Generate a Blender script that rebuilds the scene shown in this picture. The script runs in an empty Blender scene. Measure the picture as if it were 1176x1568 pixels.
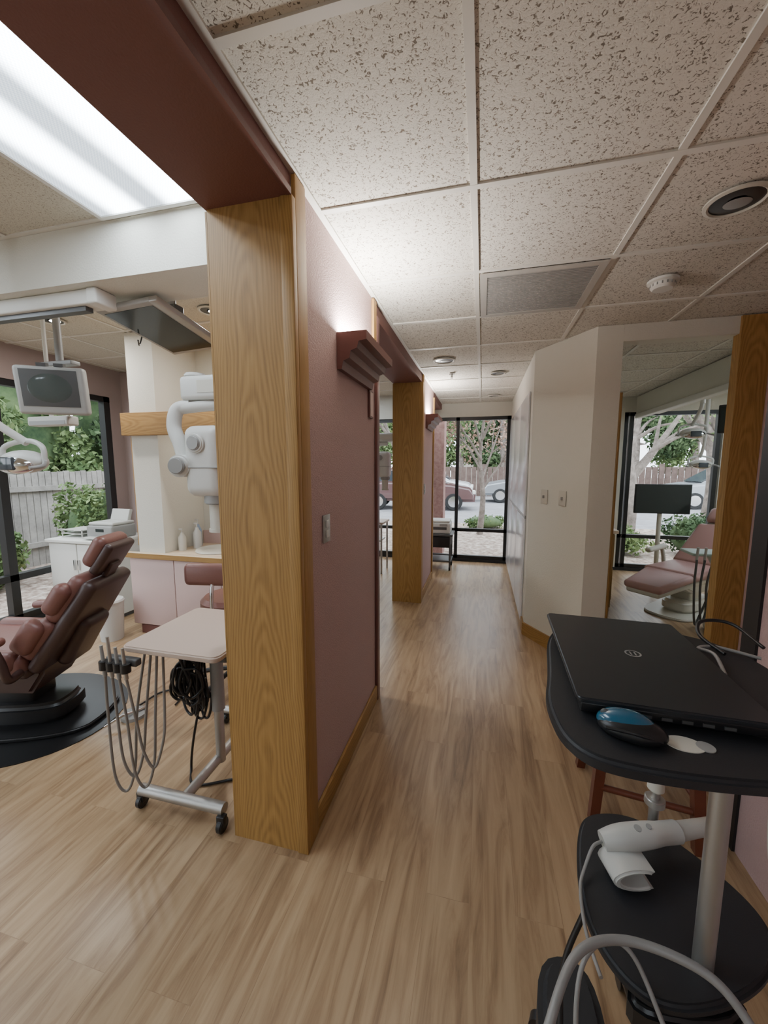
import bpy, bmesh, math, random
from mathutils import Vector, Matrix, Euler
random.seed(7)
S=bpy.context.scene
COL=S.collection
# ---------------------------------------------------------------- materials
def nt(name):
    m=bpy.data.materials.new(name); m.use_nodes=True
    n=m.node_tree.nodes; l=m.node_tree.links
    return m,n,l,n['Principled BSDF']
def mat(name,c,rough=.5,metal=0,bump=0,bscale=200,spec=.5,var=0,coat=0,emis=None,es=0):
    m,n,l,b=nt(name)
    b.inputs['Base Color'].default_value=(*c,1); b.inputs['Roughness'].default_value=rough
    b.inputs['Metallic'].default_value=metal; b.inputs['Specular IOR Level'].default_value=spec
    b.inputs['Coat Weight'].default_value=coat
    tc=n.new('ShaderNodeTexCoord')
    nz=n.new('ShaderNodeTexNoise'); nz.inputs['Scale'].default_value=bscale; nz.inputs['Detail'].default_value=3
    l.new(tc.outputs['Object'],nz.inputs['Vector'])
    if bump:
        bp=n.new('ShaderNodeBump'); bp.inputs['Strength'].default_value=bump; bp.inputs['Distance'].default_value=.004
        l.new(nz.outputs['Fac'],bp.inputs['Height']); l.new(bp.outputs['Normal'],b.inputs['Normal'])
    if var:
        mx=n.new('ShaderNodeMix'); mx.data_type='RGBA'
        mx.inputs['A'].default_value=(*[x*(1-var) for x in c],1); mx.inputs['B'].default_value=(*[min(1,x*(1+var)) for x in c],1)
        l.new(nz.outputs['Fac'],mx.inputs['Factor']); l.new(mx.outputs['Result'],b.inputs['Base Color'])
    if emis:
        b.inputs['Emission Color'].default_value=(*emis,1); b.inputs['Emission Strength'].default_value=es
    return m
def ramp(n,stops):
    r=n.new('ShaderNodeValToRGB'); e=r.color_ramp.elements
    while len(e)<len(stops): e.new(.5)
    for i,(p,c) in enumerate(stops):
        e[i].position=p; e[i].color=(*c,1)
    return r
def oak(name,hor=False,tint=1.0):
    m,n,l,b=nt(name)
    tc=n.new('ShaderNodeTexCoord')
    mp=n.new('ShaderNodeMapping'); mp.inputs['Scale'].default_value=(70,70,2.2) if not hor else (2.2,2.2,90)
    nz=n.new('ShaderNodeTexNoise'); nz.inputs['Scale'].default_value=2.2; nz.inputs['Detail'].default_value=5; nz.inputs['Roughness'].default_value=.65
    l.new(tc.outputs['Object'],mp.inputs['Vector']); l.new(mp.outputs['Vector'],nz.inputs['Vector'])
    # cathedral figure: stacked parabolas  f = z*A + (x+y)^2*K + noise
    def M(op,a,bb):
        q=n.new('ShaderNodeMath'); q.operation=op
        for i,v in enumerate((a,bb)):
            if v is None: continue
            if isinstance(v,(int,float)): q.inputs[i].default_value=v
            else: l.new(v,q.inputs[i])
        return q.outputs[0]
    sp=n.new('ShaderNodeSeparateXYZ'); l.new(tc.outputs['Object'],sp.inputs[0])
    mp3=n.new('ShaderNodeMapping'); mp3.inputs['Scale'].default_value=(5,5,1.6) if not hor else (1.6,1.6,5)
    n3=n.new('ShaderNodeTexNoise'); n3.inputs['Scale'].default_value=1; n3.inputs['Detail'].default_value=2.5
    l.new(tc.outputs['Object'],mp3.inputs['Vector']); l.new(mp3.outputs['Vector'],n3.inputs['Vector'])
    xy=M('ADD',sp.outputs['X'],sp.outputs['Y'])
    if hor: u,v=sp.outputs['Z'],xy
    else: u,v=xy,sp.outputs['Z']
    sq=M('MULTIPLY',M('MULTIPLY',u,u),420.0)
    f=M('ADD',M('ADD',M('MULTIPLY',v,6.0),sq),M('MULTIPLY',n3.outputs['Fac'],9.0))
    sn=M('SINE',M('MULTIPLY',f,6.2832),None)
    fig=M('ADD',M('MULTIPLY',sn,.5),.5)
    mx=n.new('ShaderNodeMix'); mx.data_type='FLOAT'; mx.inputs[0].default_value=.24
    l.new(nz.outputs['Fac'],mx.inputs[2]); l.new(fig,mx.inputs[3])
    t=tint
    r=ramp(n,[(.15,(.22*t,.115*t,.032*t)),(.5,(.38*t,.212*t,.062*t)),(.85,(.48*t,.29*t,.098*t))])
    l.new(mx.outputs[0],r.inputs['Fac']); l.new(r.outputs['Color'],b.inputs['Base Color'])
    b.inputs['Roughness'].default_value=.5
    bp=n.new('ShaderNodeBump'); bp.inputs['Strength'].default_value=.15; bp.inputs['Distance'].default_value=.002
    l.new(nz.outputs['Fac'],bp.inputs['Height']); l.new(bp.outputs['Normal'],b.inputs['Normal'])
    return m
def floor_mat():
    m,n,l,b=nt('vinyl_plank')
    tc=n.new('ShaderNodeTexCoord'); sp=n.new('ShaderNodeSeparateXYZ'); cb=n.new('ShaderNodeCombineXYZ')
    l.new(tc.outputs['Object'],sp.inputs[0]); l.new(sp.outputs['Y'],cb.inputs['X']); l.new(sp.outputs['X'],cb.inputs['Y'])
    br=n.new('ShaderNodeTexBrick'); br.inputs['Scale'].default_value=1; br.inputs['Brick Width'].default_value=1.22
    br.inputs['Row Height'].default_value=.15; br.inputs['Mortar Size'].default_value=.0009; br.inputs['Mortar Smooth'].default_value=.1
    br.inputs['Color1'].default_value=(0,0,0,1); br.inputs['Color2'].default_value=(1,1,1,1); br.inputs['Mortar'].default_value=(.5,.5,.5,1)
    br.offset=.37
    l.new(cb.outputs[0],br.inputs['Vector'])
    mp=n.new('ShaderNodeMapping'); mp.inputs['Scale'].default_value=(1.7,17,1)
    l.new(cb.outputs[0],mp.inputs['Vector'])
    ad=n.new('ShaderNodeVectorMath'); ad.operation='MULTIPLY_ADD'; ad.inputs[1].default_value=(9,17,5)
    l.new(br.outputs['Color'],ad.inputs[0]); l.new(mp.outputs[0],ad.inputs[2])
    nz=n.new('ShaderNodeTexNoise'); nz.inputs['Scale'].default_value=1.0; nz.inputs['Detail'].default_value=6; nz.inputs['Roughness'].default_value=.62; nz.inputs['Distortion'].default_value=1.2
    l.new(ad.outputs[0],nz.inputs['Vector'])
    r=ramp(n,[(.27,(.19,.115,.062)),(.41,(.31,.20,.112)),(.54,(.40,.275,.16)),(.74,(.48,.345,.21))])
    l.new(nz.outputs['Fac'],r.inputs['Fac'])
    mx=n.new('ShaderNodeMix'); mx.data_type='RGBA'; mx.blend_type='MULTIPLY'; mx.inputs['Factor'].default_value=.9
    r2=ramp(n,[(0,(.88,.87,.86)),(1,(1.0,1.0,1.0))])
    l.new(br.outputs['Color'],r2.inputs['Fac'])
    l.new(r.outputs['Color'],mx.inputs['A']); l.new(r2.outputs['Color'],mx.inputs['B'])
    m2=n.new('ShaderNodeMix'); m2.data_type='RGBA'; m2.inputs['B'].default_value=(.2,.12,.07,1)
    ml=n.new('ShaderNodeMath'); ml.operation='MULTIPLY'; ml.inputs[1].default_value=.35
    l.new(br.outputs['Fac'],ml.inputs[0]); l.new(ml.outputs[0],m2.inputs['Factor'])
    l.new(mx.outputs['Result'],m2.inputs['A']); l.new(m2.outputs['Result'],b.inputs['Base Color'])
    b.inputs['Roughness'].default_value=.30; b.inputs['Specular IOR Level'].default_value=.45
    bp=n.new('ShaderNodeBump'); bp.inputs['Strength'].default_value=.12; bp.inputs['Distance'].default_value=.002
    l.new(nz.outputs['Fac'],bp.inputs['Height']); l.new(bp.outputs['Normal'],b.inputs['Normal'])
    return m
def tile_mat(name,base,dark,sc,lo,hi):
    m,n,l,b=nt(name)
    tc=n.new('ShaderNodeTexCoord')
    nz=n.new('ShaderNodeTexNoise'); nz.inputs['Scale'].default_value=sc; nz.inputs['Detail'].default_value=2.2; nz.inputs['Distortion'].default_value=1.3; nz.inputs['Roughness'].default_value=.55
    l.new(tc.outputs['Object'],nz.inputs['Vector'])
    r=ramp(n,[(lo,base),(hi,dark)])
    l.new(nz.outputs['Fac'],r.inputs['Fac']); l.new(r.outputs['Color'],b.inputs['Base Color'])
    b.inputs['Roughness'].default_value=.95
    bp=n.new('ShaderNodeBump'); bp.invert=True; bp.inputs['Strength'].default_value=.4; bp.inputs['Distance'].default_value=.003
    l.new(nz.outputs['Fac'],bp.inputs['Height']); l.new(bp.outputs['Normal'],b.inputs['Normal'])
    return m
def speck(name,stops,sc,rough=.95,detail=6):
    m,n,l,b=nt(name)
    tc=n.new('ShaderNodeTexCoord'); nz=n.new('ShaderNodeTexNoise'); nz.inputs['Scale'].default_value=sc; nz.inputs['Detail'].default_value=detail; nz.inputs['Roughness'].default_value=.7
    l.new(tc.outputs['Object'],nz.inputs['Vector']); r=ramp(n,stops); l.new(nz.outputs['Fac'],r.inputs['Fac']); l.new(r.outputs['Color'],b.inputs['Base Color'])
    b.inputs['Roughness'].default_value=rough
    return m
def emit(name,c,s):
    m=bpy.data.materials.new(name); m.use_nodes=True; n=m.node_tree.nodes; l=m.node_tree.links; n.clear()
    e=n.new('ShaderNodeEmission'); e.inputs[0].default_value=(*c,1); e.inputs[1].default_value=s
    o=n.new('ShaderNodeOutputMaterial'); l.new(e.outputs[0],o.inputs[0]); return m
def troffer_mat(name,s,x0,w):
    # two fluorescent tubes glowing through a prismatic lens
    m=bpy.data.materials.new(name); m.use_nodes=True; n=m.node_tree.nodes; l=m.node_tree.links; n.clear()
    tc=n.new('ShaderNodeTexCoord'); sp=n.new('ShaderNodeSeparateXYZ'); l.new(tc.outputs['Object'],sp.inputs[0])
    a=n.new('ShaderNodeMath'); a.operation='SUBTRACT'; a.inputs[1].default_value=x0; l.new(sp.outputs['X'],a.inputs[0])
    d=n.new('ShaderNodeMath'); d.operation='MULTIPLY'; d.inputs[1].default_value=2*math.pi*2/w; l.new(a.outputs[0],d.inputs[0])
    c=n.new('ShaderNodeMath'); c.operation='COSINE'; l.new(d.outputs[0],c.inputs[0])
    k=n.new('ShaderNodeMapRange'); k.interpolation_type='SMOOTHSTEP'; k.inputs[1].default_value=.8; k.inputs[2].default_value=-1; k.inputs[3].default_value=s*.22; k.inputs[4].default_value=s*2.2
    l.new(c.outputs[0],k.inputs[0])
    nz=n.new('ShaderNodeTexChecker'); nz.inputs['Scale'].default_value=160; nz.inputs['Color1'].default_value=(.84,.93,1,1); nz.inputs['Color2'].default_value=(.62,.72,.82,1)
    l.new(tc.outputs['Object'],nz.inputs['Vector'])
    e=n.new('ShaderNodeEmission'); l.new(nz.outputs['Color'],e.inputs[0]); l.new(k.outputs[0],e.inputs[1])
    o=n.new('ShaderNodeOutputMaterial'); l.new(e.outputs[0],o.inputs[0]); return m

OAK=oak('oak_vertical'); OAKH=oak('oak_horizontal',True,.92); OAKD=oak('oak_jamb',False,.7); FLOOR=floor_mat()
TILE=tile_mat('fissured_tile',(.69,.66,.59),(.19,.16,.125),104,.565,.635)
TILE2=tile_mat('perforated_tile',(.60,.57,.48),(.34,.30,.24),170,.56,.62)
GRID=mat('grid_metal',(.70,.68,.62),.5)
BEIGE=mat('beige_wallpaper',(.67,.655,.58),.8,bump=.5,bscale=120)
PINK=mat('mauve_wallpaper',(.48,.335,.32),.75,bump=.8,bscale=160,var=.06)
PINKW=mat('dusty_mauve_paint',(.38,.30,.285),.8,bump=.4,bscale=160)
PINKL=mat('mauve_laminate',(.60,.44,.41),.45)
BURG=mat('burgundy_paint',(.19,.077,.063),.6,bump=.3,bscale=150)
BURGD=mat('burgundy_wood',(.16,.064,.056),.4,bump=.1)
WHITE=mat('white_paint',(.74,.74,.70),.6)
WPLAS=mat('white_plastic',(.60,.60,.57),.4)
CREAM=mat('cream_plastic',(.58,.56,.49),.4)
GREYP=mat('grey_plastic',(.30,.30,.29),.4)
DGREY=mat('dark_grey_plastic',(.08,.08,.08),.4)
BLACK=mat('black_plastic',(.012,.012,.013),.35)
BLKM=mat('black_matte',(.016,.017,.02),.55,bump=.1,bscale=400)
LAP=mat('laptop_shell',(.03,.032,.036),.34,metal=.3)
STEEL=mat('brushed_aluminium',(.44,.43,.41),.42,metal=.85)
SILV=mat('silver_plastic',(.38,.38,.36),.45)
CHROME=mat('chrome',(.7,.7,.7),.15,metal=1)
LEATH=mat('burgundy_vinyl',(.19,.08,.065),.38,bump=.15,bscale=90)
LEATHP=mat('rose_vinyl',(.42,.24,.22),.4)
SHELL=mat('brown_shell',(.05,.024,.02),.4)
CHERRY=mat('cherry_wood',(.13,.035,.018),.35,var=.3,bscale=20)
SCREEN=mat('dark_screen',(.02,.028,.026),.12)
CRTS=mat('crt_glass',(.07,.085,.08),.1)
BLUE=mat('blue_plastic',(.01,.09,.16),.22,coat=.6)
TABLE=mat('beige_laminate',(.52,.41,.34),.45)
CTR=mat('counter_laminate',(.64,.51,.37),.4)
FRAME=mat('black_window_frame',(.012,.012,.012),.4)
HOSE=mat('grey_hose',(.24,.225,.21),.4)
GCAB=mat('grey_cable',(.25,.24,.23),.4)
DOORM=mat('white_door',(.64,.64,.66),.2)
BARK=speck('bark',[(.3,(.10,.08,.065)),(.7,(.30,.26,.23))],8)
MULCH=speck('mulch',[(.35,(.13,.09,.07)),(.5,(.34,.27,.22)),(.65,(.55,.49,.43))],9)
ASPH=speck('asphalt',[(.3,(.19,.19,.20)),(.7,(.31,.31,.32))],3)
FENCE=speck('weathered_fence',[(.3,(.22,.21,.195)),(.7,(.42,.40,.37))],4)
FENCED=speck('brown_fence',[(.3,(.09,.06,.05)),(.7,(.17,.12,.10))],4)
GL1=speck('green_leaves',[(.35,(.06,.12,.04)),(.6,(.20,.28,.11)),(.75,(.42,.41,.20))],2)
GL2=speck('dark_leaves',[(.3,(.025,.06,.025)),(.7,(.13,.19,.08))],2)
GL3=speck('autumn_leaves',[(.35,(.30,.17,.13)),(.6,(.46,.33,.26)),(.75,(.38,.38,.22))],2)
BRICK=speck('brick_red',[(.3,(.20,.10,.09)),(.7,(.36,.22,.19))],14)
CARW=mat('car_white_paint',(.68,.69,.71),.2,coat=.5); CARR=mat('car_maroon_paint',(.12,.065,.065),.25,coat=.5); CARS=mat('car_silver_paint',(.3,.32,.34),.25,metal=.4)
CARG=mat('car_glass',(.05,.06,.07),.1); TYRE=mat('tyre',(.02,.02,.02),.8)
# ---------------------------------------------------------------- builders
def G(name,loc=(0,0,0),rz=0,parent=None):
    o=bpy.data.objects.new(name,None); COL.objects.link(o); o.location=loc; o.rotation_euler=(0,0,rz); o.empty_display_size=.1
    if parent: o.parent=parent
    return o
def fin(name,bm,m,parent,smooth=False):
    me=bpy.data.meshes.new(name); bmesh.ops.recalc_face_normals(bm,faces=bm.faces); bm.to_mesh(me); bm.free()
    if m: me.materials.append(m)
    if smooth:
        for p in me.polygons: p.use_smooth=True
        try: me.set_sharp_from_angle(angle=math.radians(42))
        except Exception: pass
    o=bpy.data.objects.new(name,me); COL.objects.link(o)
    if parent: o.parent=parent
    return o
def addbox(bm,lo,hi):
    r=bmesh.ops.create_cube(bm,size=1); c=[(a+b)/2 for a,b in zip(lo,hi)]; s=[abs(b-a) for a,b in zip(lo,hi)]
    for v in r['verts']: v.co=Vector((v.co.x*s[0]+c[0],v.co.y*s[1]+c[1],v.co.z*s[2]+c[2]))
    return r['verts']
def box(name,lo,hi,m,parent=None,bev=0,rot=None,seg=3):
    bm=bmesh.new(); addbox(bm,lo,hi)
    if bev: bmesh.ops.bevel(bm,geom=bm.edges[:],offset=bev,segments=seg,profile=.5,affect='EDGES')
    if rot:
        c=Vector([(a+b)/2 for a,b in zip(lo,hi)]); R=Euler(rot).to_matrix()
        for v in bm.verts: v.co=R@(v.co-c)+c
    return fin(name,bm,m,parent,bool(bev))
def boxes(name,lst,m,parent=None):
    bm=bmesh.new()
    for lo,hi in lst: addbox(bm,lo,hi)
    return fin(name,bm,m,parent)
def cyl(name,p0,p1,r,m,parent=None,r2=None,seg=24,bev=0):
    p0=Vector(p0);p1=Vector(p1); d=p1-p0; bm=bmesh.new()
    bmesh.ops.create_cone(bm,cap_ends=True,segments=seg,radius1=r,radius2=r if r2 is None else r2,depth=d.length)
    if bev:
        es=[e for e in bm.edges if len(e.link_faces)==2 and any(len(f.verts)>4 for f in e.link_faces)]
        bmesh.ops.bevel(bm,geom=es,offset=bev,segments=3,affect='EDGES')
    q=d.to_track_quat('Z','Y').to_matrix(); c=(p0+p1)/2
    for v in bm.verts: v.co=q@v.co+c
    return fin(name,bm,m,parent,True)
def ell(name,c,r,m,parent=None,rot=(0,0,0),zmin=None):
    bm=bmesh.new(); bmesh.ops.create_uvsphere(bm,u_segments=28,v_segments=16,radius=1); R=Euler(rot).to_matrix()
    for v in bm.verts:
        z=v.co.z
        if zmin is not None and z<zmin: v.co.z=zmin
        v.co=R@Vector((v.co.x*r[0],v.co.y*r[1],v.co.z*r[2]))+Vector(c)
    return fin(name,bm,m,parent,True)
def spline(pts,n=8):
    P=[Vector(p) for p in pts]; P=[2*P[0]-P[1]]+P+[2*P[-1]-P[-2]]; out=[]
    for i in range(1,len(P)-2):
        a,b,c,d=P[i-1:i+3]
        for k in range(n):
            t=k/n; out.append(.5*((2*b)+(c-a)*t+(2*a-5*b+4*c-d)*t*t+(3*b-a-3*c+d)*t**3))
    out.append(P[-2]); return out
def tube(name,pts,r,m,parent=None,sm=True,seg=10,n=8,rad=None):
    Q=spline(pts,n) if sm else [Vector(p) for p in pts]
    bm=bmesh.new(); rings=[]; N=len(Q); up=None
    for i,p in enumerate(Q):
        t=(Q[min(i+1,N-1)]-Q[max(i-1,0)]).normalized()
        if up is None:
            up=Vector((0,0,1)) if abs(t.z)<.9 else Vector((1,0,0))
        x=(up-t*up.dot(t)).normalized(); y=t.cross(x); up=x
        rr=r if rad is None else rad(i/(N-1))
        rings.append([bm.verts.new(p+x*rr*math.cos(2*math.pi*k/seg)+y*rr*math.sin(2*math.pi*k/seg)) for k in range(seg)])
    for a,b in zip(rings,rings[1:]):
        for k in range(seg): bm.faces.new((a[k],a[(k+1)%seg],b[(k+1)%seg],b[k]))
    bm.faces.new(rings[0]); bm.faces.new(rings[-1][::-1])
    return fin(name,bm,m,parent,True)
def prism(name,poly,z0,z1,m,parent=None,bev=0,axis='z',seg=3):
    """poly extruded. axis z: (x,y); axis y: (x,z) ; axis x: (y,z)"""
    def P(a,b,c): return {'z':(a,b,c),'y':(a,c,b),'x':(c,a,b)}[axis]
    bm=bmesh.new(); A=[bm.verts.new(P(a,b,z0)) for a,b in poly]; B=[bm.verts.new(P(a,b,z1)) for a,b in poly]
    n=len(poly); f0=bm.faces.new(A); f1=bm.faces.new(B[::-1])
    for i in range(n): bm.faces.new((A[i],A[(i+1)%n],B[(i+1)%n],B[i]))
    bmesh.ops.recalc_face_normals(bm,faces=bm.faces)
    if bev: bmesh.ops.bevel(bm,geom=[e for f in (f0,f1) for e in f.edges],offset=bev,segments=seg,affect='EDGES')
    return fin(name,bm,m,parent,bool(bev))
def chaikin(p,k=3):
    for _ in range(k):
        q=[]
        for i in range(len(p)):
            a=p[i];b=p[(i+1)%len(p)]; q+= [(a[0]*.75+b[0]*.25,a[1]*.75+b[1]*.25),(a[0]*.25+b[0]*.75,a[1]*.25+b[1]*.75)]
        p=q
    return p
def rrect(x0,x1,y0,y1,r,k=6):
    out=[]
    for cx,cy,a0 in ((x1-r,y1-r,0),(x0+r,y1-r,90),(x0+r,y0+r,180),(x1-r,y0+r,270)):
        for i in range(k+1):
            a=math.radians(a0+90*i/k); out.append((cx+r*math.cos(a),cy+r*math.sin(a)))
    return out
def lathe(name,prof,c,m,parent=None,seg=28):
    bm=bmesh.new(); R=[]
    for r,z in prof: R.append([bm.verts.new((c[0]+max(r,.0005)*math.cos(2*math.pi*k/seg),c[1]+max(r,.0005)*math.sin(2*math.pi*k/seg),c[2]+z)) for k in range(seg)])
    for a,b in zip(R,R[1:]):
        for k in range(seg): bm.faces.new((a[k],a[(k+1)%seg],b[(k+1)%seg],b[k]))
    bm.faces.new(R[0]); bm.faces.new(R[-1])
    return fin(name,bm,m,parent,True)
def area(name,loc,size,power,col=(1,1,1),rot=(0,0,0),sy=None):
    d=bpy.data.lights.new(name,'AREA'); d.energy=power; d.color=col; d.size=size
    if sy: d.shape='RECTANGLE'; d.size_y=sy
    o=bpy.data.objects.new(name,d); COL.objects.link(o); o.location=loc; o.rotation_euler=rot; return o
# ---------------------------------------------------------------- room shell
CH=2.44; BH=2.60; XL=-.93
box('floor',(-4.3,-3.0,-.08),(4.7,6.25,0),FLOOR)
box('ceiling',(-.63,-3.0,CH+.006),(1.8,6.2,CH+.05),TILE)
box('ceiling',(1.8,3.07,CH+.006),(4.6,6.2,CH+.05),TILE)
box('ceiling',(-4.2,-3.0,BH+.006),(XL,6.2,BH+.05),TILE2)
gl=[]
gx=[-.055+.61*k for k in range(0,8)]; gy=[1.482-.606*7+.606*k for k in range(0,15)]
for x in gx:
    gl.append(((x-.012,-2.9 if x<1.7 else 3.2,CH),(x+.012,6.2,CH+.008)))
for y in gy:
    gl.append(((-.63,y-.012,CH-.0005),(1.72 if y<3.1 else 4.5,y+.012,CH+.0075)))
gl.append(((-.63,-2.9,CH-.001),(-.605,6.2,CH+.007)))
boxes('ceiling_grid',gl,GRID)
gl=[]
for k in range(6): x=-.95-.61*k-.1; gl.append(((x-.012,-2.9,BH),(x+.012,6.2,BH+.008)))
for y in gy: gl.append(((-4.2,y+.06-.012,BH-.0005),(XL,y+.06+.012,BH+.0075)))
boxes('ceiling_grid',gl,GRID)
# corridor walls
box('wall_left',(XL,1.27,0),(-.63,2.33,2.59),PINK)
box('wall_left',(XL,4.16,0),(-.63,5.14,2.59),PINK)
box('beam_left',(XL-.005,-3.0,2.36),(-.63,1.268,2.59),BURG)
box('beam_left',(XL-.005,2.332,2.36),(-.63,4.158,2.59),BURG)
box('beam_left',(XL-.005,5.142,2.36),(-.63,6.2,2.59),BURG)
# oak cladding on the wall ends (origin at panel centre so grain figure is centred)
def oakend(y,nm):
    g=G(nm,(-.80,y,1.2))
    def W(a): return (a[0]+.80,a[1]-y,a[2]-1.2)
    def B(n_,lo,hi,bev=0): return box(n_,W(lo),W(hi),OAK,g,bev=bev)
    B('panel',(XL,y-.022,0),(-.655,y-.001,2.36))
    B('corner_board',(-.656,y-.028,0),(-.612,y-.001,2.36),.003)
    B('side_board',(-.629,y-.001,0),(-.612,y+.075,CH-.003),.003)
    B('left_board',(XL-.008,y-.022,0),(XL-.001,y+.08,2.355))
oakend(1.27,'trim_1'); oakend(4.16,'trim_2')
box('trim_3',(-.629,2.29,0),(-.612,2.345,2.36),BURGD,bev=.003)
box('trim_4',(-.628,2.23,2.08),(-.614,2.285,2.43),OAK)
box('trim_5',(-.629,5.10,0),(-.612,5.155,2.36),OAK)
box('trim_6',(-.629,-3.0,2.355),(-.612,1.24,2.375),BURGD)
box('baseboard_left',(-.629,1.346,0),(-.615,2.289,.10),OAKH,bev=.003)
box('baseboard_left',(-.629,4.236,0),(-.615,5.099,.10),OAKH,bev=.003)
# right beige block with angled face
poly=[(.40,6.199),(.40,3.58),(.74,3.07),(.90,3.07),(.90,6.199)]
prism('wall_right',poly,0,CH+.004,BEIGE)
a=(.40,3.58); b=(.74,3.07)
prism('baseboard_right',[(a[0]-.001,a[1]-.001),(a[0]-.016,a[1]-.008),(b[0]-.010,b[1]-.016),(b[0],b[1]-.002)],0,.11,OAKH)
box('baseboard_right',(.384,3.585,0),(.398,3.72,.11),OAKH)
box('wall_header_right',(.901,3.07,2.335),(1.72,3.19,CH+.004),BEIGE)
# oak jambs of the right opening
box('trim_7',(.902,3.065,0),(.918,3.20,2.0),OAKD,bev=.003)
g=G('trim_8',(1.64,3.06,1.2)); box('front_panel',(-.082,-.012,-1.2),(.08,.008,1.238),OAK,g); box('side_panel',(-.082,.009,-1.2),(-.07,.07,1.134),OAK,g); box('core',(-.069,.011,-1.2),(.08,.07,1.13),OAK,g)
# right alcove and near right wall
box('wall_alcove',(1.722,1.72,0),(1.82,3.069,CH),PINK)
box('wall_near_right',(1.0,-3.0,0),(1.82,1.70,CH),PINK)
box('trim_9',(.99,1.66,0),(1.03,1.74,CH-.01),BLACK)
box('wall_behind',(-4.3,-3.1,0),(1.82,-3.0,2.65),BEIGE)
box('wall_room_right',(4.5,3.0,0),(4.6,6.2,CH),BEIGE)
box('wall_room_near',(1.82,3.07,0),(4.5,3.17,CH),BEIGE)
# left outer wall with window opening Y -2.0..3.72
box('wall_left_outer',(-4.3,3.74,0),(-4.2,6.3,2.65),PINKW)
box('wall_left_outer',(-4.3,-3.0,2.28),(-4.2,3.74,2.65),PINKW)
box('wall_left_outer',(-4.3,-3.0,0),(-4.2,3.74,.05),BLKM)
# back wall
box('wall_back',(-4.2,6.2,2.24),(4.6,6.3,2.65),BEIGE)
box('wall_back',(-4.2,6.2,0),(4.6,6.3,.045),BLKM)
box('wall_back',(.40,6.2,.045),(1.90,6.3,2.24),BEIGE)
box('wall_back',(3.08,6.2,.045),(4.6,6.3,2.24),BEIGE)
box('wall_back',(-4.2,6.2,.045),(-3.3,6.3,2.24),BEIGE)
# windows
def win_y(nm,xs,x0,x1,y,bars,z0=.045,z1=2.24):
    l=[((x-.025,y+.02,z0),(x+.025,y+.08,z1)) for x in xs]
    for z in bars: l.append(((x0,y+.02,z-.025),(x1,y+.08,z+.025)))
    boxes(nm,l,FRAME)
win_y('window_1',[-.38,.37,-1.25,-2.1,-3.25],-3.3,.40,6.2,[.07,.5,2.215])
win_y('window_2',[1.93,2.0+.0,3.04],1.90,3.08,6.2,[.07,.5,2.215])
l=[((-4.28,y-.035,.05),(-4.2,y+.035,2.28)) for y in (3.70,2.62,1.2,-.3,-1.8)]
for z in (.075,.46,2.255): l.append(((-4.28,-3,z-.03),(-4.2,3.74,z+.03)))
boxes('window_3',l,FRAME)
# soffit across the left bay
box('soffit',(-4.2,1.55,2.355),(XL-.001,1.83,2.5985),BEIGE)
g=G('ceiling_track'); box('housing',(-4.1,1.60,2.285),(-1.86,1.70,2.354),WHITE,g,bev=.008); box('rail',(-4.1,1.62,2.262),(-1.92,1.66,2.284),DGREY,g); box('end_cap',(-1.88,1.59,2.28),(-1.82,1.71,2.354),WHITE,g,bev=.01)
# divider wall / sink niche
box('wall_divider',(-2.93,3.30,0),(-1.15,3.42,BH-.001),BEIGE)
box('wall_divider',(-2.93,2.79,0),(-2.66,3.299,BH-.001),BEIGE)
box('wall_divider',(-4.2,3.9,0),(-2.93,4.0,BH-.001),PINKW)
box('trim_10',(-2.95,2.80,.8),(-2.932,2.86,1.75),OAK)
g=G('valance',(-2.0,2.75,1.85)); box('board',(-.96,-.03,-.095),(.84,.035,.09),OAKH,g,bev=.004)
box('shelf_valance_top',(-2.655,2.786,1.90),(-1.16,3.298,1.94),OAKH)
# troffers
def troffer(nm,x0,x1,y0,y1,z,s):
    g=G(nm)
    box('lens',(x0+.02,y0+.02,z-.004),(x1-.02,y1-.02,z+.001),troffer_mat('troffer_lens',s,x0+.02,x1-x0-.04),g)
    boxes('frame',[((x0,y0,z-.01),(x0+.02,y1,z+.001)),((x1-.02,y0,z-.01),(x1,y1,z+.001)),((x0+.02,y0,z-.01),(x1-.02,y0+.02,z+.001)),((x0+.02,y1-.02,z-.01),(x1-.02,y1,z+.001))],WHITE,g)
Z1=BH-.003; Z2=CH-.003
troffer('ceiling_light_panel',-1.68,-1.07,.31,1.53,Z1,9.5)
troffer('ceiling_light_panel.001',-3.51,-2.90,.31,1.53,Z1,12)
troffer('fill_panel_left',-2.8,-2.2,-2.4,-1.2,Z1,9)  # unseen panel added behind the camera as fill for the left bay
troffer('fill_panel_right',.0,.55,-2.3,-1.1,Z2,8)  # added fill light over the corridor, out of view behind the camera
troffer('ceiling_light_panel.004',3.2,3.8,3.6,4.8,Z2,18)
troffer('ceiling_light_panel.005',-2.2,-1.6,4.6,5.8,Z1,9)
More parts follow.
